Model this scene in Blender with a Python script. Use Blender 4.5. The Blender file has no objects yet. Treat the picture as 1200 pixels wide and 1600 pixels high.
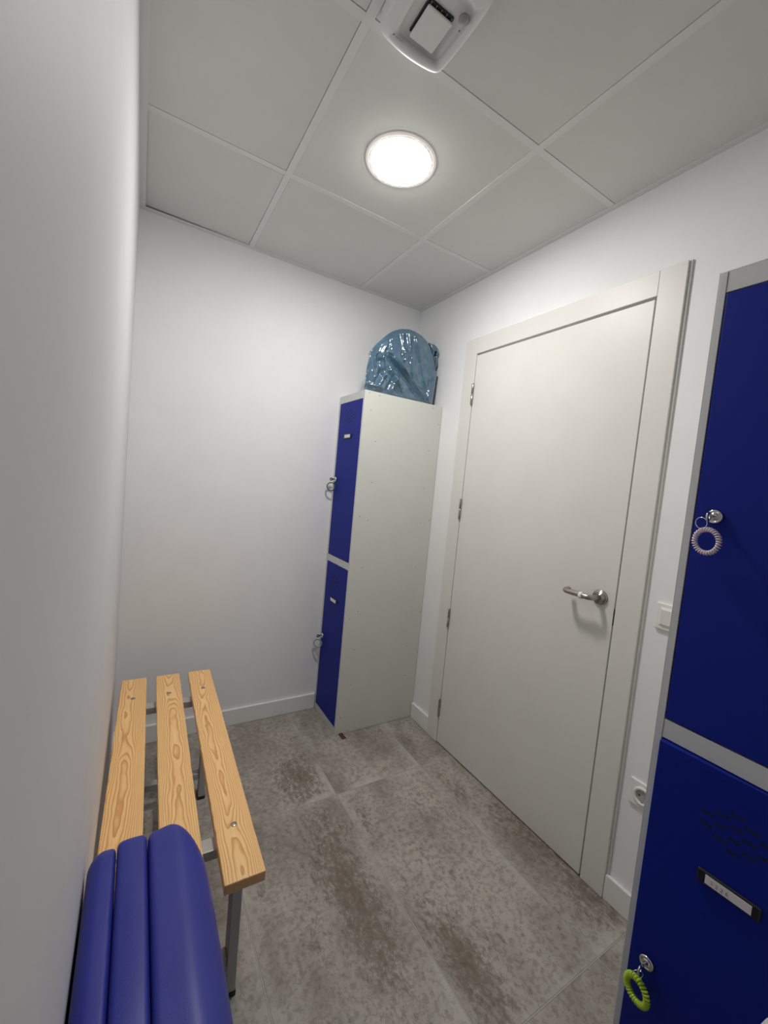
import bpy, bmesh, math, random
from mathutils import Vector, Matrix, noise
random.seed(7)
PI = math.pi
SC = bpy.context.scene
COL = SC.collection
H = 2.411          # ceiling height
W = 1.484          # left wall at x = -W, right wall at x = 0, back wall at y = 0
FRONT = -3.1       # wall behind the camera

# ------------------------------------------------------------------ materials
def mat(name):
    m = bpy.data.materials.new(name); m.use_nodes = True
    nt = m.node_tree
    return m, nt, nt.nodes['Principled BSDF']
def N(nt, t, **kw):
    n = nt.nodes.new(t)
    for k, v in kw.items(): setattr(n, k, v)
    return n
def sock(nt, node, i, v):
    if hasattr(v, 'default_value') or hasattr(v, 'links'): nt.links.new(v, node.inputs[i])
    else: node.inputs[i].default_value = v
def M_(nt, op, a, b=0.0, c=None):
    n = N(nt, 'ShaderNodeMath', operation=op)
    sock(nt, n, 0, a); sock(nt, n, 1, b)
    if c is not None: sock(nt, n, 2, c)
    return n.outputs[0]
def mixc(nt, f, a, b, mode='MIX'):
    n = N(nt, 'ShaderNodeMix', data_type='RGBA', blend_type=mode)
    sock(nt, n, 0, f); sock(nt, n, 6, a); sock(nt, n, 7, b)
    return n.outputs[2]
def ramp(nt, f, stops):
    n = N(nt, 'ShaderNodeValToRGB')
    cr = n.color_ramp
    while len(cr.elements) > 1: cr.elements.remove(cr.elements[0])
    cr.elements[0].position = stops[0][0]; cr.elements[0].color = stops[0][1]
    for p, c in stops[1:]:
        e = cr.elements.new(p); e.color = c
    nt.links.new(f, n.inputs[0])
    return n.outputs[0]
def g(v, a=1): return (v, v, v, a)
def noise_tex(nt, vec, scale, detail=4, rough=.55, dist=0):
    n = N(nt, 'ShaderNodeTexNoise')
    if vec is not None: nt.links.new(vec, n.inputs['Vector'])
    n.inputs['Scale'].default_value = scale; n.inputs['Detail'].default_value = detail
    n.inputs['Roughness'].default_value = rough; n.inputs['Distortion'].default_value = dist
    return n.outputs['Fac']
def bump(nt, b, h, strength, dist=.002):
    n = N(nt, 'ShaderNodeBump'); n.inputs['Strength'].default_value = strength
    n.inputs['Distance'].default_value = dist
    nt.links.new(h, n.inputs['Height']); nt.links.new(n.outputs[0], b.inputs['Normal'])
def plain(name, col, rough=.5, metal=0, coat=0, bump_s=0, bscale=200, spec=.5):
    m, nt, b = mat(name)
    tc = N(nt, 'ShaderNodeTexCoord').outputs['Object']
    f = noise_tex(nt, tc, 6, 3)
    c = ramp(nt, f, [(.3, (col[0]*.965, col[1]*.965, col[2]*.965, 1)), (.7, (*col, 1))])
    nt.links.new(c, b.inputs['Base Color'])
    b.inputs['Roughness'].default_value = rough; b.inputs['Metallic'].default_value = metal
    b.inputs['Coat Weight'].default_value = coat; b.inputs['Specular IOR Level'].default_value = spec
    if bump_s:
        bump(nt, b, noise_tex(nt, tc, bscale, 2), bump_s, .001)
    return m

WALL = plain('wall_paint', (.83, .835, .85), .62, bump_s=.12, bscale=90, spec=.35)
WALL_DIM = plain('wall_paint_dimmed', (.67, .67, .682), .6, bump_s=.06, bscale=60, spec=.12)  # same paint as the other walls, with the left wall's shade put into its colour
CEIL = plain('ceiling_tile_mat', (.71, .71, .695), .85, bump_s=.1, bscale=300, spec=.2)
TEE = plain('ceiling_tee_mat', (.755, .755, .745), .5, spec=.3)
TRIM = plain('white_trim', (.80, .80, .80), .42, spec=.35)
DOORM = plain('door_laminate', (.73, .72, .69), .40, bump_s=.02, bscale=300, spec=.35)
GREYM = plain('locker_grey_paint', (.62, .64, .60), .42, bump_s=.05, bscale=700)
FRAMEG = plain('locker_frame_grey', (.60, .62, .62), .42, bump_s=.05, bscale=700)
BLUE = plain('locker_blue_paint', (.006, .019, .25), .5, bump_s=.06, bscale=700, spec=.16)
BLACK = plain('black_plastic', (.012, .012, .016), .4)
DARK = plain('dark_hole', (.004, .004, .012), .8)
STEEL = plain('brushed_steel', (.42, .39, .36), .28, metal=1)
CHROME = plain('chrome', (.75, .75, .76), .14, metal=1)
SILVER = plain('silver_paint', (.46, .46, .45), .42, metal=.25)
WPLAST = plain('white_plastic', (.78, .78, .78), .34, coat=.1)
GREYPL = plain('grey_plastic', (.30, .30, .31), .4)
PAPER = plain('white_card', (.78, .76, .76), .7)
INK = plain('pencil_ink', (.16, .16, .18), .7)
RUSTY = plain('brown_shim', (.09, .035, .02), .6)
RIV = plain('rivet_grey', (.16, .16, .15), .5)
CLOTH = plain('white_terry', (.75, .73, .70), .95, bump_s=.8, bscale=500)
PLATE = plain('outlet_white', (.82, .81, .79), .3)
SOCK = plain('outlet_well', (.42, .41, .41), .4)

def coilmat(name, col, tr, emis=0):
    m, nt, b = mat(name)
    b.inputs['Base Color'].default_value = (*col, 1); b.inputs['Roughness'].default_value = .12
    b.inputs['Transmission Weight'].default_value = tr; b.inputs['IOR'].default_value = 1.45
    b.inputs['Coat Weight'].default_value = .6
    return m
COIL_CLEAR = coilmat('coil_clear', (.90, .78, .85), .2)
COIL_LIME = coilmat('coil_lime', (.50, .72, .03), .2)
COIL_GREEN = coilmat('coil_green', (.0, .16, .09), .1)
COIL_GREY = coilmat('coil_grey', (.42, .52, .52), .3)

def vinyl():
    m, nt, b = mat('blue_vinyl')
    tc = N(nt, 'ShaderNodeTexCoord').outputs['Object']
    f = noise_tex(nt, tc, 9, 3)
    nt.links.new(ramp(nt, f, [(.3, (.024, .032, .27, 1)), (.7, (.030, .040, .31, 1))]), b.inputs['Base Color'])
    b.inputs['Roughness'].default_value = .36; b.inputs['Specular IOR Level'].default_value = .42
    v = N(nt, 'ShaderNodeTexVoronoi'); nt.links.new(tc, v.inputs['Vector']); v.inputs['Scale'].default_value = 900
    bump(nt, b, v.outputs['Distance'], .18, .0006)
    return m
VINYL = vinyl()

def bagmat():
    m, nt, b = mat('blue_bag_film')
    tc = N(nt, 'ShaderNodeTexCoord').outputs['Object']
    f = noise_tex(nt, tc, 14, 4, .6, .8)
    nt.links.new(ramp(nt, f, [(.3, (.045, .11, .175, 1)), (.72, (.075, .155, .225, 1))]), b.inputs['Base Color'])
    b.inputs['Roughness'].default_value = .2; b.inputs['Coat Weight'].default_value = .9
    b.inputs['Coat Roughness'].default_value = .07; b.inputs['Specular IOR Level'].default_value = .8
    mp = N(nt, 'ShaderNodeMapping'); mp.inputs['Scale'].default_value = (1, 1, .45); mp.inputs['Rotation'].default_value = (0, .5, 0)
    nt.links.new(tc, mp.inputs['Vector'])
    bump(nt, b, noise_tex(nt, mp.outputs[0], 20, 5, .5, 1.2), .32, .006)
    return m
BAG = bagmat()

def lampmat():
    m, nt, b = mat('lamp_diffuser')
    b.inputs['Base Color'].default_value = (1, 1, 1, 1)
    b.inputs['Emission Color'].default_value = (1.0, .965, .92, 1)
    b.inputs['Emission Strength'].default_value = 62
    return m
LAMP = lampmat()
def rimmat():
    m, nt, b = mat('lamp_rim_opal')
    b.inputs['Base Color'].default_value = (.9, .88, .85, 1); b.inputs['Roughness'].default_value = .4
    b.inputs['Emission Color'].default_value = (1, .9, .8, 1); b.inputs['Emission Strength'].default_value = .10
    return m
RIM = rimmat()

def floor_mat():
    m, nt, b = mat('stone_effect_tile')
    pos = N(nt, 'ShaderNodeTexCoord').outputs['Object']
    sp = N(nt, 'ShaderNodeSeparateXYZ'); nt.links.new(pos, sp.inputs[0])
    X, Y = sp.outputs[0], sp.outputs[1]
    # tile ids: joints at x=-.2045-.4425k, y=-.675-.898k
    tx = M_(nt, 'DIVIDE', M_(nt, 'ADD', X, .2035), .4455)
    ty = M_(nt, 'DIVIDE', M_(nt, 'ADD', Y, .675), .898)
    ix = M_(nt, 'FLOOR', tx); iy = M_(nt, 'FLOOR', ty)
    fx = M_(nt, 'FRACT', tx); fy = M_(nt, 'FRACT', ty)
    cid = N(nt, 'ShaderNodeCombineXYZ'); nt.links.new(ix, cid.inputs[0]); nt.links.new(iy, cid.inputs[1])
    wn = N(nt, 'ShaderNodeTexWhiteNoise', noise_dimensions='3D'); nt.links.new(cid.outputs[0], wn.inputs['Vector'])
    sc = N(nt, 'ShaderNodeVectorMath', operation='SCALE'); nt.links.new(wn.outputs['Color'], sc.inputs[0]); sc.inputs['Scale'].default_value = 7
    ad = N(nt, 'ShaderNodeVectorMath', operation='ADD'); nt.links.new(pos, ad.inputs[0]); nt.links.new(sc.outputs[0], ad.inputs[1])
    V = ad.outputs[0]
    mp = N(nt, 'ShaderNodeMapping'); mp.inputs['Scale'].default_value = (1, .55, 1); nt.links.new(V, mp.inputs['Vector'])
    VS = mp.outputs[0]
    big = noise_tex(nt, VS, 3.2, 6, .62, .3)
    med = noise_tex(nt, VS, 11, 14, .8, .5)
    fine = noise_tex(nt, V, 55, 6, .7)
    speck = noise_tex(nt, VS, 62, 8, .8, .2)
    base = ramp(nt, big, [(.34, (.19, .168, .142, 1)), (.48, (.30, .276, .243, 1)), (.62, (.43, .405, .364, 1))])
    base = mixc(nt, ramp(nt, med, [(.42, g(0)), (.62, g(.48))]), base, (.475, .448, .405, 1))
    base = mixc(nt, ramp(nt, fine, [(.42, g(.42)), (.52, g(0))]), base, (.13, .115, .10, 1))
    # worn brown stains, denser in a few places
    total = None
    for (px, py, rx, ry, s) in [(-.765, -.52, .12, .17, 1.0), (-.775, -1.05, .10, .36, 1.0), (-.57, -1.39, .07, .22, .95), (-.61, -1.18, .05, .1, .5), (-.05, -1.22, .10, .30, .75),
                                (-.52, -.58, .06, .08, .5), (-.16, -.85, .05, .2, .6), (-.04, -1.45, .09, .16, .8), (-.93, -1.2, .06, .25, .4), (-.45, -1.2, .12, .4, .35),
                                (-.33, -.93, .12, .2, .3), (-.60, -.85, .05, .12, .6), (-.66, -.24, .1, .12, .4), (-.30, -.45, .12, .12, .3)]:
        dx = M_(nt, 'DIVIDE', M_(nt, 'SUBTRACT', X, px), rx); dy = M_(nt, 'DIVIDE', M_(nt, 'SUBTRACT', Y, py), ry)
        d = M_(nt, 'SQRT', M_(nt, 'ADD', M_(nt, 'MULTIPLY', dx, dx), M_(nt, 'MULTIPLY', dy, dy)))
        v = M_(nt, 'MULTIPLY', M_(nt, 'MAXIMUM', M_(nt, 'SUBTRACT', 1.5, d), 0), s * .62)
        total = v if total is None else M_(nt, 'MAXIMUM', total, v)
    total = M_(nt, 'MINIMUM', total, .85)
    st = M_(nt, 'ADD', M_(nt, 'MULTIPLY', M_(nt, 'SUBTRACT', speck, .5), 3.0), M_(nt, 'ADD', M_(nt, 'MULTIPLY', M_(nt, 'SUBTRACT', med, .5), 1.6), M_(nt, 'SUBTRACT', total, .30)))
    sm = ramp(nt, st, [(.06, g(0)), (.30, g(.55)), (.8, g(.9))])
    base = mixc(nt, sm, base, (.135, .092, .064, 1))
    # faint dark pits everywhere
    v = noise_tex(nt, VS, 48, 6, .72)
    base = mixc(nt, ramp(nt, v, [(.58, g(0)), (.67, g(.5))]), base, (.085, .075, .065, 1))
    # grout
    gx = M_(nt, 'MULTIPLY', M_(nt, 'MINIMUM', fx, M_(nt, 'SUBTRACT', 1.0, fx)), .4455)
    gy = M_(nt, 'MULTIPLY', M_(nt, 'MINIMUM', fy, M_(nt, 'SUBTRACT', 1.0, fy)), .898)
    gd = M_(nt, 'MINIMUM', gx, gy)
    gr = M_(nt, 'LESS_THAN', gd, .0013)
    wear = M_(nt, 'MULTIPLY', M_(nt, 'MAXIMUM', M_(nt, 'SUBTRACT', 1.0, M_(nt, 'DIVIDE', gd, .035)), 0), M_(nt, 'MULTIPLY', M_(nt, 'MAXIMUM', M_(nt, 'SUBTRACT', big, .42), 0), 3.5))
    base = mixc(nt, wear, base, (.50, .48, .445, 1))
    base = mixc(nt, gr, base, (.43, .41, .38, 1))
    edge = M_(nt, 'LESS_THAN', M_(nt, 'ABSOLUTE', M_(nt, 'SUBTRACT', gd, .0021)), .0008)
    base = mixc(nt, M_(nt, 'MULTIPLY', edge, .5), base, (.10, .09, .08, 1))
    nt.links.new(base, b.inputs['Base Color'])
    b.inputs['Roughness'].default_value = .48
    hh = M_(nt, 'ADD', M_(nt, 'MULTIPLY', gr, -.6), M_(nt, 'MULTIPLY', med, .5))
    bump(nt, b, hh, .25, .0015)
    return m
FLOOR = floor_mat()

def wood_mat(name, cx, hz, slope, seed, freq=260.0, amp=1.0):
    """flat-sawn pine: growth rings cut by the face of the board"""
    m, nt, b = mat(name)
    pos = N(nt, 'ShaderNodeTexCoord').outputs['Object']
    sp = N(nt, 'ShaderNodeSeparateXYZ'); nt.links.new(pos, sp.inputs[0])
    X, Y, Z = sp.outputs
    mp = N(nt, 'ShaderNodeMapping'); mp.inputs['Scale'].default_value = (7, 2.6, 7); mp.inputs['Location'].default_value = (seed, seed * 2.3, 0)
    nt.links.new(pos, mp.inputs['Vector'])
    n1 = noise_tex(nt, mp.outputs[0], 1.0, 3, .45)
    mp2 = N(nt, 'ShaderNodeMapping'); mp2.inputs['Scale'].default_value = (26, 9, 26); mp2.inputs['Location'].default_value = (seed * 3, 0, 0)
    nt.links.new(pos, mp2.inputs['Vector'])
    n2 = noise_tex(nt, mp2.outputs[0], 1.0, 2, .5)
    hN = M_(nt, 'ADD', M_(nt, 'ADD', hz, M_(nt, 'MULTIPLY', Y, slope)), M_(nt, 'MULTIPLY', M_(nt, 'SUBTRACT', n1, .5), .060 * amp))
    hN = M_(nt, 'ADD', hN, M_(nt, 'MULTIPLY', M_(nt, 'SUBTRACT', n2, .5), .006))
    xx = M_(nt, 'SUBTRACT', X, cx)
    r = M_(nt, 'SQRT', M_(nt, 'ADD', M_(nt, 'MULTIPLY', xx, xx), M_(nt, 'MULTIPLY', M_(nt, 'ADD', hN, Z), M_(nt, 'ADD', hN, Z))))
    ph = M_(nt, 'FRACT', M_(nt, 'MULTIPLY', r, freq))
    ringc = ramp(nt, ph, [(0, (1.0, .67, .29, 1)), (.5, (.98, .61, .25, 1)), (.80, (.74, .37, .11, 1)), (.93, (.66, .30, .08, 1)), (1, (1.0, .64, .27, 1))])
    mp3 = N(nt, 'ShaderNodeMapping'); mp3.inputs['Scale'].default_value = (420, 9, 420); nt.links.new(pos, mp3.inputs['Vector'])
    fib = noise_tex(nt, mp3.outputs[0], 1.0, 2, .5)
    c = mixc(nt, ramp(nt, fib, [(.35, g(.25)), (.65, g(0))]), ringc, (.62, .34, .13, 1))
    nt.links.new(c, b.inputs['Base Color'])
    b.inputs['Roughness'].default_value = .33; b.inputs['Coat Weight'].default_value = .35; b.inputs['Coat Roughness'].default_value = .2
    return m

# ------------------------------------------------------------------ mesh builder
class MB:
    def __init__(s): s.bm = bmesh.new()
    def box(s, a, b, mi=0):
        x0, y0, z0 = a; x1, y1, z1 = b
        vs = [s.bm.verts.new(p) for p in [(x0,y0,z0),(x1,y0,z0),(x1,y1,z0),(x0,y1,z0),(x0,y0,z1),(x1,y0,z1),(x1,y1,z1),(x0,y1,z1)]]
        for f in [(0,3,2,1),(4,5,6,7),(0,1,5,4),(1,2,6,5),(2,3,7,6),(3,0,4,7)]:
            fc = s.bm.faces.new([vs[i] for i in f]); fc.material_index = mi
        return s
    def tube(s, pts, r, seg=12, closed=False, caps=True, rs=None):
        pts = [Vector(p) for p in pts]; n = len(pts); rings = []
        up = None
        for i, p in enumerate(pts):
            if closed: t = (pts[(i+1) % n] - pts[i-1])
            else: t = pts[min(i+1, n-1)] - pts[max(i-1, 0)]
            t.normalize()
            if up is None:
                up = t.orthogonal().normalized()
            else:
                up = (up - t * up.dot(t)).normalized()
            bt = t.cross(up); rr = rs[i] if rs else r
            rings.append([s.bm.verts.new(p + (up * math.cos(2*PI*k/seg) + bt * math.sin(2*PI*k/seg)) * rr) for k in range(seg)])
        m = n if closed else n - 1
        for i in range(m):
            A, B = rings[i], rings[(i+1) % n]
            off = 0
            if closed and i == n - 1:
                off = min(range(seg), key=lambda o: (A[0].co - B[o].co).length)
            for k in range(seg):
                f = s.bm.faces.new([A[k], A[(k+1) % seg], B[(k+1+off) % seg], B[(k+off) % seg]]); f.smooth = True
        if not closed and caps:
            s.bm.faces.new(list(reversed(rings[0]))); s.bm.faces.new(rings[-1])
        return s
    def lathe(s, prof, origin, axis, seg=40):
        """prof: list of (radius, height along axis)"""
        o = Vector(origin); ax = Vector(axis).normalized(); u = ax.orthogonal().normalized(); v = ax.cross(u)
        rings = []
        for r, h in prof:
            if r < 1e-6: rings.append([s.bm.verts.new(o + ax * h)])
            else: rings.append([s.bm.verts.new(o + ax * h + (u * math.cos(2*PI*k/seg) + v * math.sin(2*PI*k/seg)) * r) for k in range(seg)])
        for A, B in zip(rings, rings[1:]):
            if len(A) == 1 and len(B) == 1: continue
            for k in range(seg):
                k2 = (k+1) % seg
                if len(A) == 1: f = s.bm.faces.new([A[0], B[k], B[k2]])
                elif len(B) == 1: f = s.bm.faces.new([A[k], A[k2], B[0]])
                else: f = s.bm.faces.new([A[k], A[k2], B[k2], B[k]])
                f.smooth = True
        return s
    def grid(s, fn, nu, nv, closed_u=False):
        vs = [[s.bm.verts.new(fn(i / (nu if closed_u else nu - 1), j / (nv - 1))) for j in range(nv)] for i in range(nu)]
        for i in range(nu if closed_u else nu - 1):
            for j in range(nv - 1):
                i2 = (i + 1) % nu
                f = s.bm.faces.new([vs[i][j], vs[i2][j], vs[i2][j+1], vs[i][j+1]]); f.smooth = True
        return vs
    def build(s, name, m, parent=None, bevel=0, loc=None, segs=2):
        s.bm.normal_update()
        bmesh.ops.recalc_face_normals(s.bm, faces=s.bm.faces)
        me = bpy.data.meshes.new(name)
        if loc is not None:
            L = Vector(loc)
            for v in s.bm.verts: v.co -= L
        s.bm.to_mesh(me); s.bm.free()
        for mm in (m if isinstance(m, (list, tuple)) else [m]): me.materials.append(mm)
        o = bpy.data.objects.new(name, me); COL.objects.link(o)
        if loc is not None: o.location = loc
        if bevel:
            md = o.modifiers.new('Bevel', 'BEVEL'); md.width = bevel; md.segments = segs; md.limit_method = 'ANGLE'; md.angle_limit = .6
            md.harden_normals = False
        if parent is not None:
            o.parent = parent
            # everything is built in world coordinates
            o.matrix_parent_inverse = Matrix.Identity(4)
            off = world_of(parent)
            o.matrix_basis = off.inverted() @ o.matrix_basis
        return o
def world_of(o):
    m = o.matrix_basis.copy()
    p = o.parent
    while p: m = p.matrix_basis @ m; p = p.parent
    return m
def struct(o): o['kind'] = 'structure'; return o
def tag(o, label, cat, group=None):
    o['label'] = label; o['category'] = cat
    if group: o['group'] = group
    return o
def thing(name, label, cat, loc, group=None):
    o = bpy.data.objects.new(name, None); COL.objects.link(o); o.location = loc; o.empty_display_size = .05
    if label: tag(o, label, cat, group)
    return o

# ------------------------------------------------------------------ room shell
struct(MB().box((-W-.12, FRONT-.12, -.1), (.14, .12, 0)).build('floor', FLOOR))
struct(MB().box((-W-.12, 0, 0), (.14, .12, H+.15)).build('wall_back', WALL))
struct(MB().box((-W-.12, FRONT-.12, 0), (-W, 0, H+.15)).build('wall_left', WALL_DIM))
struct(MB().box((-W-.12, FRONT-.12, 0), (.14, FRONT, H+.15)).build('wall_front', WALL))
DY0, DY1, DZ = -.556, -1.383, 2.024       # door leaf
OY0, OY1, OZ = DY0+.0035, DY1-.0045, DZ+.009
wr = MB()
wr.box((0, OY0, 0), (.14, 0, H+.15)).box((0, FRONT, 0), (.14, OY1, H+.15)).box((0, OY1, OZ), (.14, OY0, H+.15))
struct(wr.build('wall_right', WALL))

# ceiling: slab, tiles and exposed tee grid
ce = struct(MB().box((-W-.12, FRONT-.12, H+.05), (.14, .12, H+.16)).build('ceiling', CEIL))
gx = [-W, -1.025, -.425, 0]; gy = [0, -.592, -1.192, -1.792, -2.392, FRONT]
xl = [-W+.018, -1.025, -.425, -.018]; yl = [-.018, -.592, -1.192, -1.792, -2.392, FRONT+.018]
for i in range(3):
    for j in range(5):
        a = 0 if i == 0 else .0116; b_ = 0 if i == 2 else .0116
        c = 0 if j == 0 else .0116; d = 0 if j == 4 else .0116
        t = MB().box((xl[i]+a+.0012, yl[j+1]+d+.0012, H+.002), (xl[i+1]-b_-.0012, yl[j]-c-.0012, H+.016)).build('ceiling_tile', CEIL, ce, loc=((xl[i]+xl[i+1])/2, (yl[j]+yl[j+1])/2, H+.008))
        if i == 0 and j == 0:      # this tile sits slightly raised along the back wall
            t.rotation_euler = (math.radians(.45), math.radians(.7), 0); t.location.z += .0022
for x in (-1.025, -.425):
    MB().box((x-.0115, FRONT+.018, H), (x+.0115, -.018, H+.006)).build('ceiling_tee', TEE, ce)
for y in gy[1:5]:
    for x0, x1 in ((-W+.018, -1.0365), (-1.0135, -.4365), (-.4135, -.018)):
        MB().box((x0, y-.0115, H+.0006), (x1, y+.0115, H+.006)).build('ceiling_cross_tee', TEE, ce)
struct(MB().box((-W, -.022, H-.0015), (0, 0, H+.003)).box((-W, -.0022, H-.001), (0, 0, H+.045)).build('trim_1', TEE))
struct(MB().box((-W, FRONT, H-.0015), (-W+.022, -.022, H+.003)).box((-W, FRONT, H), (-W+.002, -.022, H+.045)).build('trim_2', TEE))
struct(MB().box((-.022, FRONT, H-.0015), (0, -.022, H+.003)).box((-.002, FRONT, H), (0, -.022, H+.045)).build('trim_3', TEE))
struct(MB().box((-W+.022, FRONT, H-.0015), (-.022, FRONT+.022, H+.003)).build('trim_4', TEE))

# baseboards
BH = .088; BT = .013
CY0, CY1, CZ = -.468, -1.470, 2.115       # door casing outside
struct(MB().box((-W+BT, -BT, 0), (-.497, 0, BH)).build('baseboard_back', TRIM, bevel=.003))
struct(MB().box((-W, FRONT+BT, 0), (-W+BT, 0, BH)).build('baseboard_left', TRIM, bevel=.003))
struct(MB().box((-BT, CY0+.0005, 0), (0, -.3045, BH)).build('baseboard_right', TRIM, bevel=.003))
struct(MB().box((-BT, FRONT+BT, 0), (0, CY1-.0005, BH)).build('baseboard_right.001', TRIM, bevel=.003))
struct(MB().box((-W+BT, FRONT, 0), (0, FRONT+BT, BH)).build('baseboard_front', TRIM, bevel=.003))

# ------------------------------------------------------------------ door
dr = struct(thing('door_1', None, None, (0, (DY0+DY1)/2, 0)))
MB().box((-.0135, DY1, .006), (.026, DY0, DZ)).build('door_leaf', DOORM, dr, bevel=.0015)
jb = MB()
jb.box((.040, OY1, 0), (.13, OY1+.03, OZ)).box((.040, OY0-.03, 0), (.13, OY0, OZ)).box((.040, OY1+.03, OZ-.03), (.13, OY0-.03, OZ)).box((.10, OY1+.03, 0), (.13, OY0-.03, OZ-.03))
jb.build('door_jamb', GREYPL, dr)  # jamb coloured grey to paint in the shade of the gap round the leaf
CT = .015
MB().box((-CT, OY0+.0005, 0), (0, CY0, CZ)).build('door_casing', DOORM, dr, bevel=.002)
MB().box((-CT, CY1, 0), (0, OY1-.0005, CZ)).build('door_casing', DOORM, dr, bevel=.002)
MB().box((-CT+.0006, OY1, OZ+.0005), (0, OY0, CZ)).build('door_casing', DOORM, dr, bevel=.0015)
MB().box((-.007, CY1-.007, 0), (0, CY1, CZ+.002)).build('casing_edge', DOORM, dr, bevel=.001)
for z0, z1 in ((1.782, 1.882), (1.201, 1.301), (.631, .725), (.144, .236)):
    zc = (z0+z1)/2
    hb = MB()
    yh = DY0+.0018
    hb.lathe([(0, z0-.004), (.0035, z0-.003), (.0058, z0), (.0058, zc-.0012), (.005, zc-.0006), (.005, zc+.0006), (.0058, zc+.0012), (.0058, z1), (.0035, z1+.003), (0, z1+.004)], (-.0190, yh, 0), (0, 0, 1), 16)
    hb.box((-.0175, yh-.003, z0), (-.0128, yh+.0022, z1))
    hb.build('door_hinge', STEEL, dr)
# lever handle
HY, HZ = -1.331, 1.0125
hd = bpy.data.objects.new('door_handle', None); COL.objects.link(hd); hd.parent = dr; hd.matrix_basis = world_of(dr).inverted() @ Matrix.Translation((-.0135, HY, HZ)); hd.empty_display_size = .03
MB().lathe([(0, 0), (.0265, 0), (.0265, .007), (.0245, .0095), (.013, .0102), (.013, .013), (0, .013)], (-.0125, HY, HZ), (-1, 0, 0), 40).build('handle_rose', STEEL, hd)
pts = []
xo = -.072
for t in range(5): pts.append((-.020 - .032*t/4, HY, HZ))
for t in range(1, 9):
    a = t/8*PI/2; pts.append((-.052 - .020*math.sin(a), HY + .020*(1-math.cos(a)), HZ))
for t in range(1, 9): pts.append((xo, HY+.02+.068*t/8, HZ+.001))
for t in range(1, 9):
    a = t/8*PI/2; pts.append((xo + .020*(1-math.cos(a)), HY+.088+.020*math.sin(a), HZ+.001))
pts.append((xo+.034, HY+.1085, HZ+.001))
MB().tube(pts, .0098, 20).build('handle_lever', STEEL, hd)
MB().lathe([(.0099, -.006), (.0122, -.006), (.0126, 0), (.0122, .006), (.0099, .006)], (xo, HY+.036, HZ), (0, 1, 0), 24).build('handle_stop_ring', WPLAST, hd)
MB().box((-.0125, DY1-.0036, .928), (.006, DY1-.0002, .985)).build('latch_plate', BLACK, dr)

# ------------------------------------------------------------------ switch and outlet (right wall)
def rplate(y0, y1, z0, z1, x0, x1, name, m, parent, bev=.004):
    return MB().box((x0, y0, z0), (x1, y1, z1)).build(name, m, parent, bevel=bev, segs=3)
sw = thing('light_switch', 'white square rocker light switch on the wall between door and right locker', 'light switch', (0, -1.552, 1.008))
rplate(-1.594, -1.51, .966, 1.050, -.010, 0, 'switch_plate', PLATE, sw)
rplate(-1.580, -1.524, .980, 1.036, -.013, -.009, 'switch_surround', PLATE, sw, .002)
o = MB().box((-.0175, -1.5765, .9835), (-.0125, -1.5275, 1.0325)).build('rocker', PLATE, sw, bevel=.0015, loc=(-.014, -1.552, 1.008))
o.rotation_euler = (0, math.radians(-4), 0)
ot = thing('wall_outlet', 'white square power socket low on the wall beside the door', 'outlet', (0, -1.547, .42))
rplate(-1.589, -1.505, .379, .463, -.009, 0, 'outlet_plate', PLATE, ot)
MB().lathe([(.0285, .0), (.0285, .005), (.0265, .0062), (.0215, .006), (.0205, .004), (.0205, .0005)], (-.009, -1.547, .421), (-1, 0, 0), 40).build('outlet_rim', PLATE, ot)
MB().lathe([(.0205, .0008), (0, .0008)], (-.009, -1.547, .421), (-1, 0, 0), 40).build('outlet_well', SOCK, ot)
for dy in (-.0095, .0095):
    MB().lathe([(.0028, .0), (.0028, .0014), (0, .0014)], (-.0095, -1.547+dy, .421), (-1, 0, 0), 14).build('pin_hole', BLACK, ot)
MB().box((-.0125, -1.549, .4385), (-.0095, -1.545, .4435)).build('earth_clip', CHROME, ot)
MB().box((-.0125, -1.549, .3985), (-.0095, -1.545, .4035)).build('earth_clip', CHROME, ot)

# ------------------------------------------------------------------ lockers
def write(strokes, place, r, name, m, parent):
    k = MB()
    for s in strokes: k.tube([place(p) for p in s], r, 6)
    return k.build(name, m, parent)
DIG = {'3': [[(0,.9),(.35,1),(.6,.8),(.25,.55),(.6,.35),(.45,.05),(0,.05)]],
       '2': [[(0,.8),(.3,1),(.6,.8),(.45,.4),(0,0),(.65,.02)]],
       '6': [[(.55,1),(.15,.65),(.02,.25),(.3,0),(.6,.2),(.4,.45),(.05,.3)]]}

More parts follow.
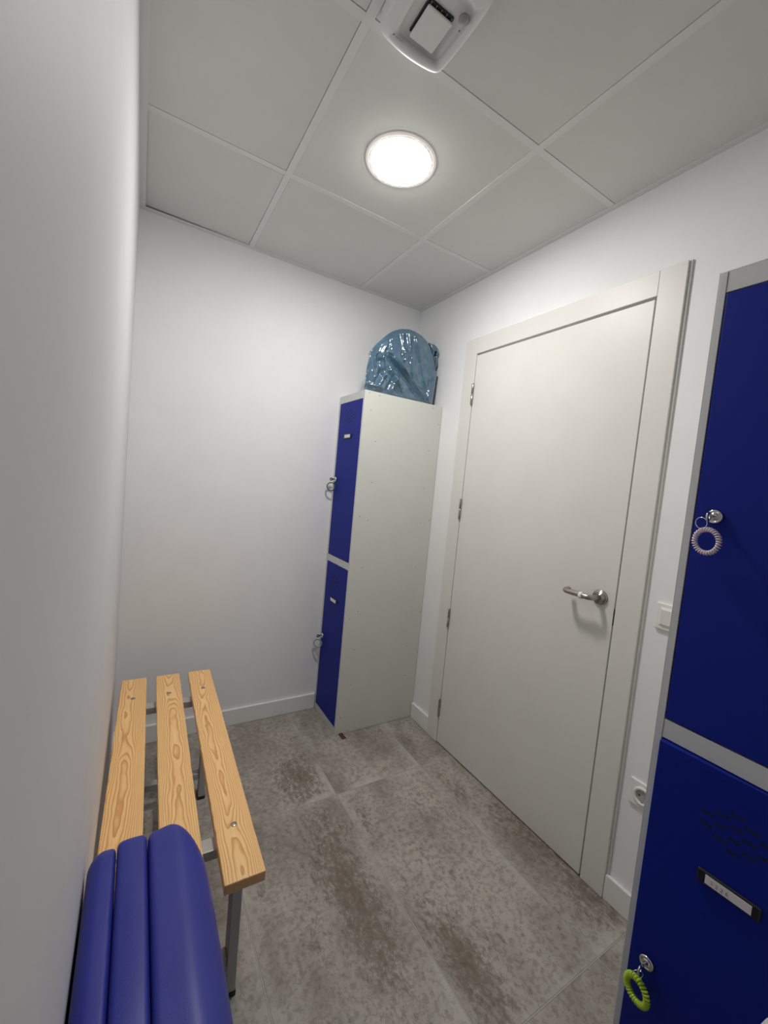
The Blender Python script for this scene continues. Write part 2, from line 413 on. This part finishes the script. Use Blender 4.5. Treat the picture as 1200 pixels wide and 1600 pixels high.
def make_locker(name, label, y0, y1, xf, side_rivets, number=None, ajar=0.0, lock_in=.020, drop=(0, 0, 0),  lock_z=(1.343, .447)):
    """front at x = xf facing -x; y0 (far side) > y1 (near side)"""
    xb = -.003
    t = thing(name, label, 'locker', ((xf+xb)/2, (y0+y1)/2, 0), 'two-door metal lockers')
    Z = 1.80; st = .0135
    # carcass
    MB().box((xf, y1, .002), (xb, y1+.0012, Z)).build('side_panel', GREYM, t)
    MB().box((xf, y0-.0012, .002), (xb, y0, Z)).build('side_panel', GREYM, t)
    MB().box((xb-.0012, y1+.0013, .004), (xb, y0-.0013, Z)).build('back_panel', GREYM, t)
    MB().box((xf+.001, y1+.0013, Z-.0012), (xb-.0013, y0-.0013, Z)).build('top_panel', GREYM, t)
    MB().box((xf+.02, y1+.0013, .03), (xb-.0013, y0-.0013, .032)).build('bottom_panel', GREYM, t)
    MB().box((xf+.02, y1+.0013, .89), (xb-.0013, y0-.0013, .892)).build('shelf', GREYM, t)
    # front frame
    MB().box((xf-.0003, y1+.0014, 0), (xf+.018, y1+st, Z-.0014)).build('front_stile', FRAMEG, t, bevel=.0008)
    MB().box((xf-.0003, y0-st, 0), (xf+.018, y0-.0014, Z-.0014)).build('front_stile', FRAMEG, t, bevel=.0008)
    for za, zb in ((Z-.040, Z-.0014), (.881, .919), (.0, .036)):
        MB().box((xf+.0006, y1+st+.0004, za), (xf+.018, y0-st-.0004, zb)).build('front_rail', FRAMEG, t, bevel=.0008)
    for (x, z) in side_rivets:
        MB().lathe([(.0024, -.0002), (.0024, .0006), (.0012, .0012), (0, .0012)], (x, y1, z), (0, -1, 0), 10).build('rivet', RIV, t)
    yc = (y0+y1)/2; dy0 = y0-st-.0022; dy1 = y1+st+.0022
    for k, (za, zb) in enumerate(((.9215, Z-.0425), (.0385, .8785))):
        lz = lock_z[k]
        d = bpy.data.objects.new('locker_door', None); 
        # the door leaf itself is the parent mesh of its fittings
        me = MB(); L = Vector((xf+.001, dy1, (za+zb)/2))
        me.box((xf, dy1, za), (xf+.017, dy0, zb))
        leaf = me.build('locker_door', BLUE, t, bevel=.0014, loc=L)
        zv = zb - .078 if k == 0 else zb - .094 + drop[0]
        vy = .004 if k == 0 else .008 + drop[1]
        sl = MB()
        for ci, (cnt, cx) in enumerate(zip((2, 3, 4, 3, 2), (-2, -1, 0, 1, 2))):
            for r_ in range(cnt):
                z = zv + (r_ - (cnt-1)/2) * .0225
                y = yc + vy + cx*.0207
                sl.box((xf-.0003, y-.0098, z-.0018), (xf+.002, y+.0098, z+.0018))
        sl.build('vent_slots', DARK, leaf)
        zl = zb - .181 if k == 0 else zb - .195 + drop[2]
        lh = MB().box((xf-.0045, yc-.040+(vy-.008 if ajar else 0), zl-.0125), (xf+.001, yc+.051+(vy-.008 if ajar else 0), zl+.0125)).build('label_holder', BLACK, leaf, bevel=.003, segs=3)
        MB().box((xf-.0052, yc-.028+(vy-.008 if ajar else 0), zl-.0082), (xf-.0040, yc+.038+(vy-.008 if ajar else 0), zl+.0082)).build('label_card', PAPER, leaf)
        if number and k == 1:
            st_ = []
            for i, ch in enumerate(number):
                for s in DIG[ch]:
                    st_.append([(a*.0052 + i*.0075, b_*.0068) for a, b_ in s])
            write(st_, lambda p: (xf-.0053, yc+.024-p[0], zl-.0042+p[1]), .00034, 'handwritten_number', INK, leaf)
        ly = dy0 - lock_in
        lk = MB().lathe([(0, .0), (.0135, 0), (.0135, .004), (.012, .0062), (.0095, .0064), (.0093, .0048), (.0075, .0048), (.0072, .0066), (0, .0066)], (xf+.0005, ly, lz), (-1, 0, 0), 32).build('lock', CHROME, leaf)
        MB().box((xf-.0068, ly-.0042, lz-.0007), (xf-.0059, ly+.0042, lz+.0007)).build('keyhole', DARK, leaf)
        if k == 1 and ajar:
            leaf.rotation_euler = (0, 0, ajar)
    return t
RV = [(-.467,1.788),(-.408,1.786),(-.067,1.781),(-.451,1.705),(-.017,1.7),(-.409,1.553),(-.068,1.549),(-.41,1.343),(-.073,1.338),(-.459,1.165),(-.412,1.146),(-.072,1.144),(-.016,1.16),
      (-.417,.897),(-.077,.892),(-.421,.665),(-.466,.628),(-.08,.663),(-.018,.628),(-.423,.458),(-.082,.454),(-.423,.265),(-.082,.261),(-.022,.096),(-.47,.095),(-.425,.013),(-.089,.013)]
XF = -.493
make_locker('metal_locker', 'tall two-door blue and grey metal locker in the back corner', -.004, -.302, XF, RV, lock_z=(1.343, .447))
AJ = math.radians(2.6)
XR = -.500
RY0, RY1 = -1.758, -2.058
make_locker('metal_locker', 'blue and grey metal locker at the right edge with its lower door ajar', RY0, RY1, XR, [], number='3226', ajar=AJ, lock_z=(1.336, .428), lock_in=.033, drop=(-.004, -.006, -.009))

# keys with spiral wristbands
def make_key(label, lock, lookdir, ring_c, ring_ax, coil_c, coil_ax, coil_r, wire_r, m, turns=34, black=False):
    """lock: point at the lock face; coil_ax: normal of the coil's circle"""
    t = thing('locker_key', label, 'key', lock, 'locker keys on wristbands')
    p = Vector(lock)
    k = MB()
    k.box((p.x-.014, p.y-.0008, p.z-.0035), (p.x+.004, p.y+.0008, p.z+.0035))
    k.build('key_blade', CHROME, t)
    k = MB()
    ax = Vector((0, 1, 0)); cen = p + Vector((-.0215, 0, -.001))
    k.lathe([(.0034, -.0012), (.0088, -.0012), (.0088, .0012), (.0034, .0012), (.0034, -.0012)], cen, ax, 24)
    k.build('key_bow', BLACK if black else CHROME, t)
    def circ(c, axn, R, n):
        c = Vector(c); axn = Vector(axn).normalized(); u = axn.orthogonal().normalized(); v = axn.cross(u)
        return c, u, v, axn
    c, u, v, a = circ(ring_c, ring_ax, .01, 40)
    rad = .0105
    MB().tube([c + (u*math.cos(2*PI*i/40) + v*math.sin(2*PI*i/40)) * rad for i in range(40)], .0007, 8, closed=True).build('split_ring', CHROME, t)
    c, u, v, a = circ(coil_c, coil_ax, .01, 40)
    n = turns * 14; pts = []
    for i in range(n):
        th = 2*PI*i/n; ph = turns*th
        d = u*math.cos(th) + v*math.sin(th)
        pts.append(c + d*(coil_r + wire_r[0]*math.cos(ph)) + a*(wire_r[0]*math.sin(ph)))
    MB().tube(pts, wire_r[1], 8, closed=True).build('wrist_coil', m, t)
    return t
ly = RY0-.0135-.0022-.033
make_key('key on a clear pinkish spiral wristband in the upper right locker lock', (XR-.0064, ly, 1.336), None,
         (XR-.022, ly+.012, 1.322), (1, -.25, .1), (XR-.024, ly-.001, 1.289), (1, -.27, .02), .0220, (.0036, .0015), COIL_CLEAR, 30)
# lower right: the door is ajar, so the lock has moved out with it
hx, hy = XR+.001, RY1+.0135+.0022
def rot(px, py):
    dx, dy = px-hx, py-hy; c, s = math.cos(AJ), math.sin(AJ)
    return hx + c*dx - s*dy, hy + s*dx + c*dy
lx2, ly2 = rot(XR-.0064, ly)
make_key('key on a yellow-green spiral wristband in the lower right locker lock', (lx2, ly2, .428), None,
         (lx2-.022, ly2+.003, .414), (.6, .8, .1), (lx2-.020, -1.806, .381), (.98, -.20, 0), .0215, (.0042, .0025), COIL_LIME, 28)
lyl = -.004-.0135-.0022-.020
make_key('black key with a dark green wristband in the upper corner locker lock', (XF-.0064, lyl, 1.343), None,
         (XF-.026, lyl, 1.330), (0, 1, .1), (XF-.024, lyl+.002, 1.300), (.35, 1, 0), .0225, (.0018, .0016), COIL_GREEN, 40, True)
make_key('black key with a pale grey wristband in the lower corner locker lock', (XF-.0064, lyl, .447), None,
         (XF-.026, lyl, .434), (0, 1, .1), (XF-.025, lyl+.002, .402), (.75, 1, 0), .0225, (.0022, .0016), COIL_GREY, 40, True)

# brown shim under the corner locker
sh = MB().box((-.469, -.345, 0), (-.448, -.300, .006)).box((-.468, -.318, .0055), (-.449, -.302, .0085)).build('wooden_shim', RUSTY, None, bevel=.002, loc=(-.458, -.322, 0))
sh.rotation_euler = (0, 0, math.radians(3))
tag(sh, 'small dark brown wedge on the floor at the foot of the corner locker', 'wedge')

# ------------------------------------------------------------------ plastic bag on the corner locker
OUT = [(-.497,1.8035),(-.492,1.87),(-.486,1.935),(-.478,2.002),(-.440,2.055),(-.385,2.112),(-.345,2.146),(-.295,2.172),(-.24,2.185),(-.19,2.184),(-.145,2.174),(-.105,2.153),(-.072,2.118),
       (-.048,2.075),(-.030,2.035),(-.022,1.995),(-.026,1.955),(-.030,1.90),(-.032,1.85),(-.038,1.8035),(-.12,1.8025),(-.25,1.8025),(-.38,1.8025)]
def seg_d(x, z, a, b):
    ax, az = a; bx_, bz = b; dx, dz = bx_-ax, bz-az; L2 = dx*dx+dz*dz
    t = max(0, min(1, ((x-ax)*dx+(z-az)*dz)/L2)); px, pz = ax+dx*t, az+dz*t
    # signed distance and position along
    s = ((x-ax)*dz-(z-az)*dx)/math.sqrt(L2)
    return math.hypot(x-px, z-pz), s, t
FOLDS = [((-.36,2.02),(-.10,1.815),.014,.012),((-.335,1.99),(-.06,1.81),.010,.010),((-.29,2.13),(-.265,2.00),.008,.008),((-.25,2.14),(-.20,1.92),.006,.008),
         ((-.20,2.13),(-.09,1.84),.007,.008),((-.37,2.10),(-.40,1.985),.011,.014),((-.40,1.985),(-.375,1.90),.012,.010),((-.375,1.90),(-.42,1.82),.012,.012),
         ((-.47,1.99),(-.43,1.82),.010,.012),((-.49,1.84),(-.40,1.83),.014,.012),((-.34,1.93),(-.27,1.85),.012,.012),((-.35,2.09),(-.35,2.02),.009,.008),
         ((-.07,1.92),(-.10,1.83),.009,.008),((-.30,1.90),(-.33,1.83),.01,.012)]
def folds(x, z):
    h = 0
    for a, b, amp, wd in FOLDS:
        d, s, t = seg_d(x, z, a, b)
        h += amp * math.exp(-(d/wd)**2) * (1 if s < 0 else .55) - amp*.7*math.exp(-((d-wd*1.5)/(wd))**2)*(1 if s > 0 else 0)
    dr_ = math.hypot(x+.253, z-2.008)
    h += .0028*math.exp(-((dr_-.032)/.0035)**2)
    p = Vector((x*9, z*6, 1.7))
    h += .010*(noise.noise(p)) + .006*(1-abs(noise.noise(p*2.3))*3)*.5 + .004*noise.noise(p*5)
    return h
def resample(pts, n):
    P = [Vector((a, b)) for a, b in pts]; P.append(P[0])
    L = [0]
    for a, b in zip(P, P[1:]): L.append(L[-1] + (b-a).length)
    out = []
    j = 0
    for i in range(n):
        s = L[-1]*i/n
        while L[j+1] < s: j += 1
        t = (s-L[j])/(L[j+1]-L[j]); out.append(P[j].lerp(P[j+1], t))
    for _ in range(3):
        out = [out[i] if out[i].y < 1.806 else (out[i-1]+out[i]*2+out[(i+1) % n])/4 for i in range(n)]
    return out
NB = 240
ring = resample(OUT, NB); cen = Vector((-.26, 1.96))
YF, YB = -.262, -.03
b = MB(); rows = []
def add_row(fn): rows.append([b.bm.verts.new(fn(i)) for i in range(NB)])
c0 = b.bm.verts.new((cen.x, YF-.012-folds(cen.x, cen.y), cen.y))
for k in range(1, 61):
    r = k/60*.93
    def f(i, r=r):
        q = cen.lerp(ring[i], r)
        att = 1 if r < .8 else max(0, (1.0-r)/.2)
        yy = YF - .012*(1-r*r) - folds(q.x, q.y)*(.35+.65*att)
        if q.y > 2.0: yy += .016*max(0, min(1, (r-.86)/.03))
        return (q.x, yy, q.y)
    add_row(f)
for k in range(1, 26):
    a = k/25
    def f(i, a=a):
        rr = .93 + .07*math.sin(min(1, a*5)*PI/2)
        if a > .85: rr *= 1 - (a-.85)*.6
        q = cen.lerp(ring[i], rr)
        yy = YF + (.016 if ring[i].y > 2.0 else 0) + .02*(1-math.cos(min(1, a*5)*PI/2)) + (YB-YF-.02)*max(0, (a-.1)/.9)
        w = .004*noise.noise(Vector((i*.12, a*3, 5)))*(1-abs(2*a-1))
        n = (ring[i]-cen).normalized()
        q = Vector((q.x + .16*a*max(0, min(1, (-.10-q.x)/.38)), q.y))
        zz = max(1.8025, q.y+w*n.y - .02*a*(q.y-1.80))
        return (min(q.x+w*n.x, -.006), yy - folds(q.x, q.y)*.3*max(0, 1-a*4), zz)
    add_row(f)
for i in range(NB):
    b.bm.faces.new([c0, rows[0][i], rows[0][(i+1) % NB]]).smooth = True
for A, B in zip(rows, rows[1:]):
    for i in range(NB):
        b.bm.faces.new([A[i], A[(i+1) % NB], B[(i+1) % NB], B[i]]).smooth = True
b.bm.faces.new(rows[-1])
for v in b.bm.verts:
    if v.co.z < 1.8025: v.co.z = 1.8025
bag = b.build('plastic_bag', BAG, None, loc=(-.26, -.15, 1.8))
tag(bag, 'blue plastic bag pulled over a round bundle on top of the corner locker', 'bag')
# twisted loop of the bag at its right side
tip = MB()
ear = [(-.085,2.150),(-.045,2.152),(-.020,2.128),(-.0085,2.098),(-.014,2.060),(-.024,2.015),(-.046,2.03),(-.066,2.10)]
def earf(u, v):
    i = u*(len(ear)); i0 = int(i) % len(ear); t = i-int(i)
    a = Vector(ear[i0]).lerp(Vector(ear[(i0+1) % len(ear)]), t); c = Vector((-.046, 2.098))
    ang = v*PI
    q = c.lerp(a, .25+.75*math.sin(ang)) if 0 < v < 1 else c.lerp(a, .25)
    return (q.x, -.225 - .018*math.cos(ang) + .006*math.sin(u*PI*6), q.y)
tip.grid(earf, 64, 12, True)
tip.build('bag_handle', BAG, bag)

# ------------------------------------------------------------------ ceiling light
cx, cy = -.735, -.888
lt = thing('ceiling_light', 'round white ceiling downlight glowing in the middle of a tile', 'ceiling light', (cx, cy, H))
MB().lathe([(.101, .0012), (.103, .0016), (.112, .0012), (.1175, -.0004), (.118, -.002), (.100, -.003), (.100, .004)], (cx, cy, H), (0, 0, -1), 72).build('light_rim', RIM, lt)
MB().lathe([(.1005, .0008), (.098, .0050), (.07, .0105), (.03, .0118), (0, .012)], (cx, cy, H), (0, 0, -1), 72).build('light_diffuser', LAMP, lt)

# ------------------------------------------------------------------ ceiling extractor fan
fx0, fx1, fy0, fy1 = -1.010, -.833, -1.418, -1.216
fcx, fcy = (fx0+fx1)/2, (fy0+fy1)/2; fhx, fhy = (fx1-fx0)/2, (fy1-fy0)/2
fan = thing('extractor_fan', 'white square extractor fan with a round sensor on the ceiling', 'extractor fan', (fcx, fcy, H))
PRO = [(1.0, 0), (1.0, .020), (.992, .027), (.965, .0325), (.93, .035), (.70, .037), (.665, .0355), (.62, .026), (.58, .0235), (.52, .0225), (0, .0225)]
def fpt(th, m):
    c, s = math.cos(th), math.sin(th)
    p = 15 - 7*(1-m)
    k = (abs(c)**p + abs(s)**p) ** (-1/p)
    u, v = c*k*m, s*k*m
    bul = .014
    x = fcx + u*fhx + (bul*.35*m*(1-v*v))*(1 if u > 0 else -1)*abs(u)**2
    y = fcy + v*fhy + (bul*m*(1-u*u))*(1 if v > 0 else -1)*abs(v)**2
    return x, y
fb = MB(); rr = []
NS = 120
for m_, h in PRO[:-1]:
    row = []
    for i in range(NS):
        x, y = fpt(2*PI*i/NS, m_); row.append(fb.bm.verts.new((x + (.006 if m_ < .7 else 0), y + (.006 if m_ < .7 else 0), H-h)))
    rr.append(row)
for A, B in zip(rr, rr[1:]):
    for i in range(NS): fb.bm.faces.new([A[i], A[(i+1) % NS], B[(i+1) % NS], B[i]]).smooth = True
fb.bm.faces.new(rr[-1])
fb.build('fan_cover', WPLAST, fan)
FX, FY = -.911, -1.292
MB().box((FX-.037, FY-.040, H-.0275), (FX+.031, FY+.037, H-.0215)).build('fan_grille', BLACK, fan)
MB().box((FX-.034, FY-.035, H-.0345), (FX+.033, FY+.043, H-.0285)).build('fan_flap', WPLAST, fan, bevel=.003, segs=3)
rb = MB()
for k in range(5): rb.box((FX-.03+.014*k, FY-.0398, H-.0285), (FX-.0285+.014*k, FY-.035, H-.0274))
rb.build('grille_ribs', GREYPL, fan)
MB().lathe([(.0122, 0), (.0122, .002), (.011, .0032), (.006, .005), (0, .0055)], (-.868, -1.353, H-.0365), (0, 0, -1), 28).build('motion_sensor', GREYPL, fan)
MB().lathe([(.0016, 0), (.0014, .0008), (0, .0008)], (-.860, -1.329, H-.0365), (0, 0, -1), 12).build('indicator_light', BLACK, fan)
MB().tube([(-.978, -1.2345, H-.0362), (-.975, -1.2355, H-.0362)], .0022, 8).tube([(-.970, -1.2352, H-.0362), (-.966, -1.2330, H-.0362), (-.963, -1.2352, H-.0362), (-.958, -1.2325, H-.0362), (-.953, -1.2345, H-.0362), (-.949, -1.2315, H-.0362)], .0007, 6).build('maker_mark', GREYPL, fan)

# ------------------------------------------------------------------ slatted bench
bc = Vector((-1.3035, -.785, 0)); BA = math.radians(-1.3)
bench = thing('slatted_bench', 'pine slatted bench on a grey steel frame along the left wall', 'bench', bc)
BL = 1.04
def bpart(mb, name, m, bevel=0, loc=None):
    o = mb.build(name, m, None, bevel=bevel, loc=loc)
    o.parent = bench
    return o
sw_, gp = .0885, .033
for i, wm in enumerate([wood_mat('pine_left', -.012, .030, .008, 3.1, 330, .55), wood_mat('pine_middle', .004, .034, .010, 8.4, 350, .55), wood_mat('pine_right', -.006, .030, -.012, 5.7, 350, .65)]):
    x0 = -.165 - .0005 + i*(sw_+gp) 
    xc = x0+sw_/2
    s = bpart(MB().box((x0, -BL/2, .425), (x0+sw_, BL/2, .45)), 'seat_slat', wm, .0028, (xc, 0, .4375))
    for yy in (-.365, .358):
        k = MB().lathe([(0, .0012), (.0066, .0012), (.0078, .0001), (.0078, -.0008)], (0, 0, 0), (0, 0, 1), 20)
        k.box((-.004, -.0006, .0011), (.004, .0006, .0014))
        sc_ = k.build('screw', STEEL, None); sc_.parent = s; sc_.location = (0, yy, .0125)
for y in (-.375, .335):
    bpart(MB().box((-.150, y-.02, .400), (.150, y+.02, .425)), 'cross_bar', SILVER, .002)
    bpart(MB().box((-.124, y-.015, .085), (.124, y+.015, .110)), 'lower_bar', SILVER, .002)
    for sx in (-1, 1):
        bpart(MB().box((min(sx*.124, sx*.149), y-.02, .012), (max(sx*.124, sx*.149), y+.02, .400)), 'leg', SILVER, .002)
        bpart(MB().box((min(sx*.1225, sx*.1505), y-.0215, 0), (max(sx*.1225, sx*.1505), y+.0215, .014)), 'foot_cap', BLACK, .002)
bpart(MB().box((-.012, -.36, .088), (.012, .32, .103)), 'stretcher', SILVER, .002)
bench.rotation_euler = (0, 0, BA)

# ------------------------------------------------------------------ folded blue mat beside the wall
mt = thing('folded_mat', 'folded royal blue vinyl padded mat standing against the left wall', 'mat', (-1.39, -1.8, 0))
def mat_panel(xa, xb, y_far, y_near, ztop, left, right, name, seed, slant=0):
    """upholstered slab; left/right = (round width, round drop, end length, end inset) of that long edge"""
    m = MB(); NQ = 34
    sec = []                                   # cross section over the top, from bottom left to bottom right
    for k in range(6): sec.append((-1, k/6))
    for k in range(NQ+1): sec.append((k/NQ*2-1, 1))
    for k in range(6): sec.append((1, 1-(k+1)/6))
    def zt(x):
        dl = max(0, 1-(x-xa)/left[0]); dr_ = max(0, 1-(xb-x)/right[0])
        c = ((x-(xa+xb)/2)/((xb-xa)/2))**2
        return ztop - .0022*c - left[1]*(1-math.sqrt(max(0, 1-dl*dl))) - right[1]*(1-math.sqrt(max(0, 1-dr_*dr_)))
    st_ = []
    for k in range(15): st_.append(('f', math.sin(k/14*PI/2)))
    ny = 40; rows_ = []
    endl = max(left[2], right[2])
    ys = [('f', 1-math.cos(k/20*PI/2)) for k in range(21)] + [('m', k/ny) for k in range(1, ny)] + [('n', 1-math.cos(k/20*PI/2)) for k in range(20, -1, -1)]
    for tag_, t in ys:
        row = []
        for sx, sz in sec:
            s01 = (sx+1)/2
            # ease the sampling towards both long edges
            e = .5 - .5*math.cos(s01*PI)
            x = xa + (xb-xa)*e
            e3 = e**2.6; el = left[2]*(1-e3) + right[2]*e3; ins_l, ins_r = left[3], right[3]
            if tag_ == 'm':
                y = (y_far-endl-slant*(1-e)) + (y_near-y_far+2*endl+slant*(1-e))*t; inset = 0; drop = 0
            else:
                q = t                                   # 0 at the very end, 1 where the body is full
                inset = 1 - math.sqrt(max(0, 1-(1-q)**2)); drop = inset
                y = y_far - slant*(1-e) - el*q - (endl-el)*q*q if tag_ == 'f' else y_near+endl*q
            x2 = x + ins_l*inset*(1-e) - ins_r*inset*e**1.6
            z = .004 + (zt(x)-.004)*sz
            z -= drop*.016*sz
            if sz == 1: z += .0012*noise.noise(Vector((x*22, y*8, seed)))
            row.append(m.bm.verts.new((x2, y, z)))
        rows_.append(row)
    for A, B in zip(rows_, rows_[1:]):
        for a_, b2, c_, d_ in zip(A, A[1:], B[1:], B): m.bm.faces.new([a_, b2, c_, d_]).smooth = True
        m.bm.faces.new([A[-1], A[0], B[0], B[-1]])
    m.bm.faces.new(rows_[0]); m.bm.faces.new(rows_[-1])
    o = m.build(name, VINYL, mt)
    return o
mat_panel(-1.4800, -1.4385, -1.330, -2.20, .652, (.020, .022, .030, .016), (.007, .010, .03, .002), 'mat_panel', 1)
mat_panel(-1.4380, -1.3912, -1.325, -2.21, .655, (.008, .010, .02, .001), (.008, .010, .02, .001), 'mat_panel', 2)
mat_panel(-1.3905, -1.2930, -1.314, -2.22, .657, (.009, .012, .02, .002), (.055, .060, .125, .050), 'mat_panel', 3, .012)

# ------------------------------------------------------------------ white cloth bundle at the right edge
cb = MB()
def sack(u, v):
    th = 2*PI*u; zt = .74
    if v < .12: r = .5*v/.12*.19*2*.5+.0; z = .0
    else:
        t = (v-.12)/.88; z = zt*math.sin(t*PI/2)
        r = .105*max(0, math.cos(t*PI/2))**.6 + .0
    r = max(r, 0) if v >= .12 else .105*v/.12
    n = .012*noise.noise(Vector((math.cos(th)*2, math.sin(th)*2, z*8)))+.004*noise.noise(Vector((math.cos(th)*9, math.sin(th)*9, z*30)))
    r = r + (n if r > .02 else n*r/.02)
    return (-.69 + r*math.cos(th), -2.07 + r*1.0*math.sin(th), max(z, 0) + (n if v > .9 else 0))
cb.grid(sack, 72, 50, True)
bmesh.ops.remove_doubles(cb.bm, verts=cb.bm.verts, dist=1e-5)
tag(cb.build('cloth_sack', CLOTH, None, loc=(-.69, -2.07, 0)), 'white soft cloth bundle standing before the right locker, cut by the frame', 'cloth')

# ------------------------------------------------------------------ world, camera, look
w = bpy.data.worlds.new('World'); SC.world = w; w.use_nodes = True
w.node_tree.nodes['Background'].inputs[0].default_value = (.8, .85, .9, 1); w.node_tree.nodes['Background'].inputs[1].default_value = .05
cam = bpy.data.cameras.new('Camera'); co = bpy.data.objects.new('Camera', cam); COL.objects.link(co)
cam.sensor_fit = 'HORIZONTAL'; cam.sensor_width = 36; cam.lens = 638.018/1200*36; cam.clip_start = .005; cam.clip_end = 50
R_ = Vector((.85494754, -.51034828, .09278657)); U_ = Vector((-.04520547, .1048912, .99345574)); F_ = Vector((.51674092, .853547, -.06660593))
mw = Matrix(((R_.x, U_.x, -F_.x, -1.43438873), (R_.y, U_.y, -F_.y, -2.14511578), (R_.z, U_.z, -F_.z, 1.33821494), (0, 0, 0, 1)))
co.matrix_world = mw
SC.camera = co
SC.view_settings.view_transform = 'Standard'
SC.view_settings.look = 'None'
SC.view_settings.exposure = 1.25
try:
    SC.cycles.use_denoising = True
    SC.cycles.max_bounces = 14; SC.cycles.diffuse_bounces = 10; SC.cycles.glossy_bounces = 6; SC.cycles.transmission_bounces = 8
    SC.cycles.sample_clamp_indirect = 6
    SC.cycles.caustics_reflective = False; SC.cycles.caustics_refractive = False
except Exception: pass
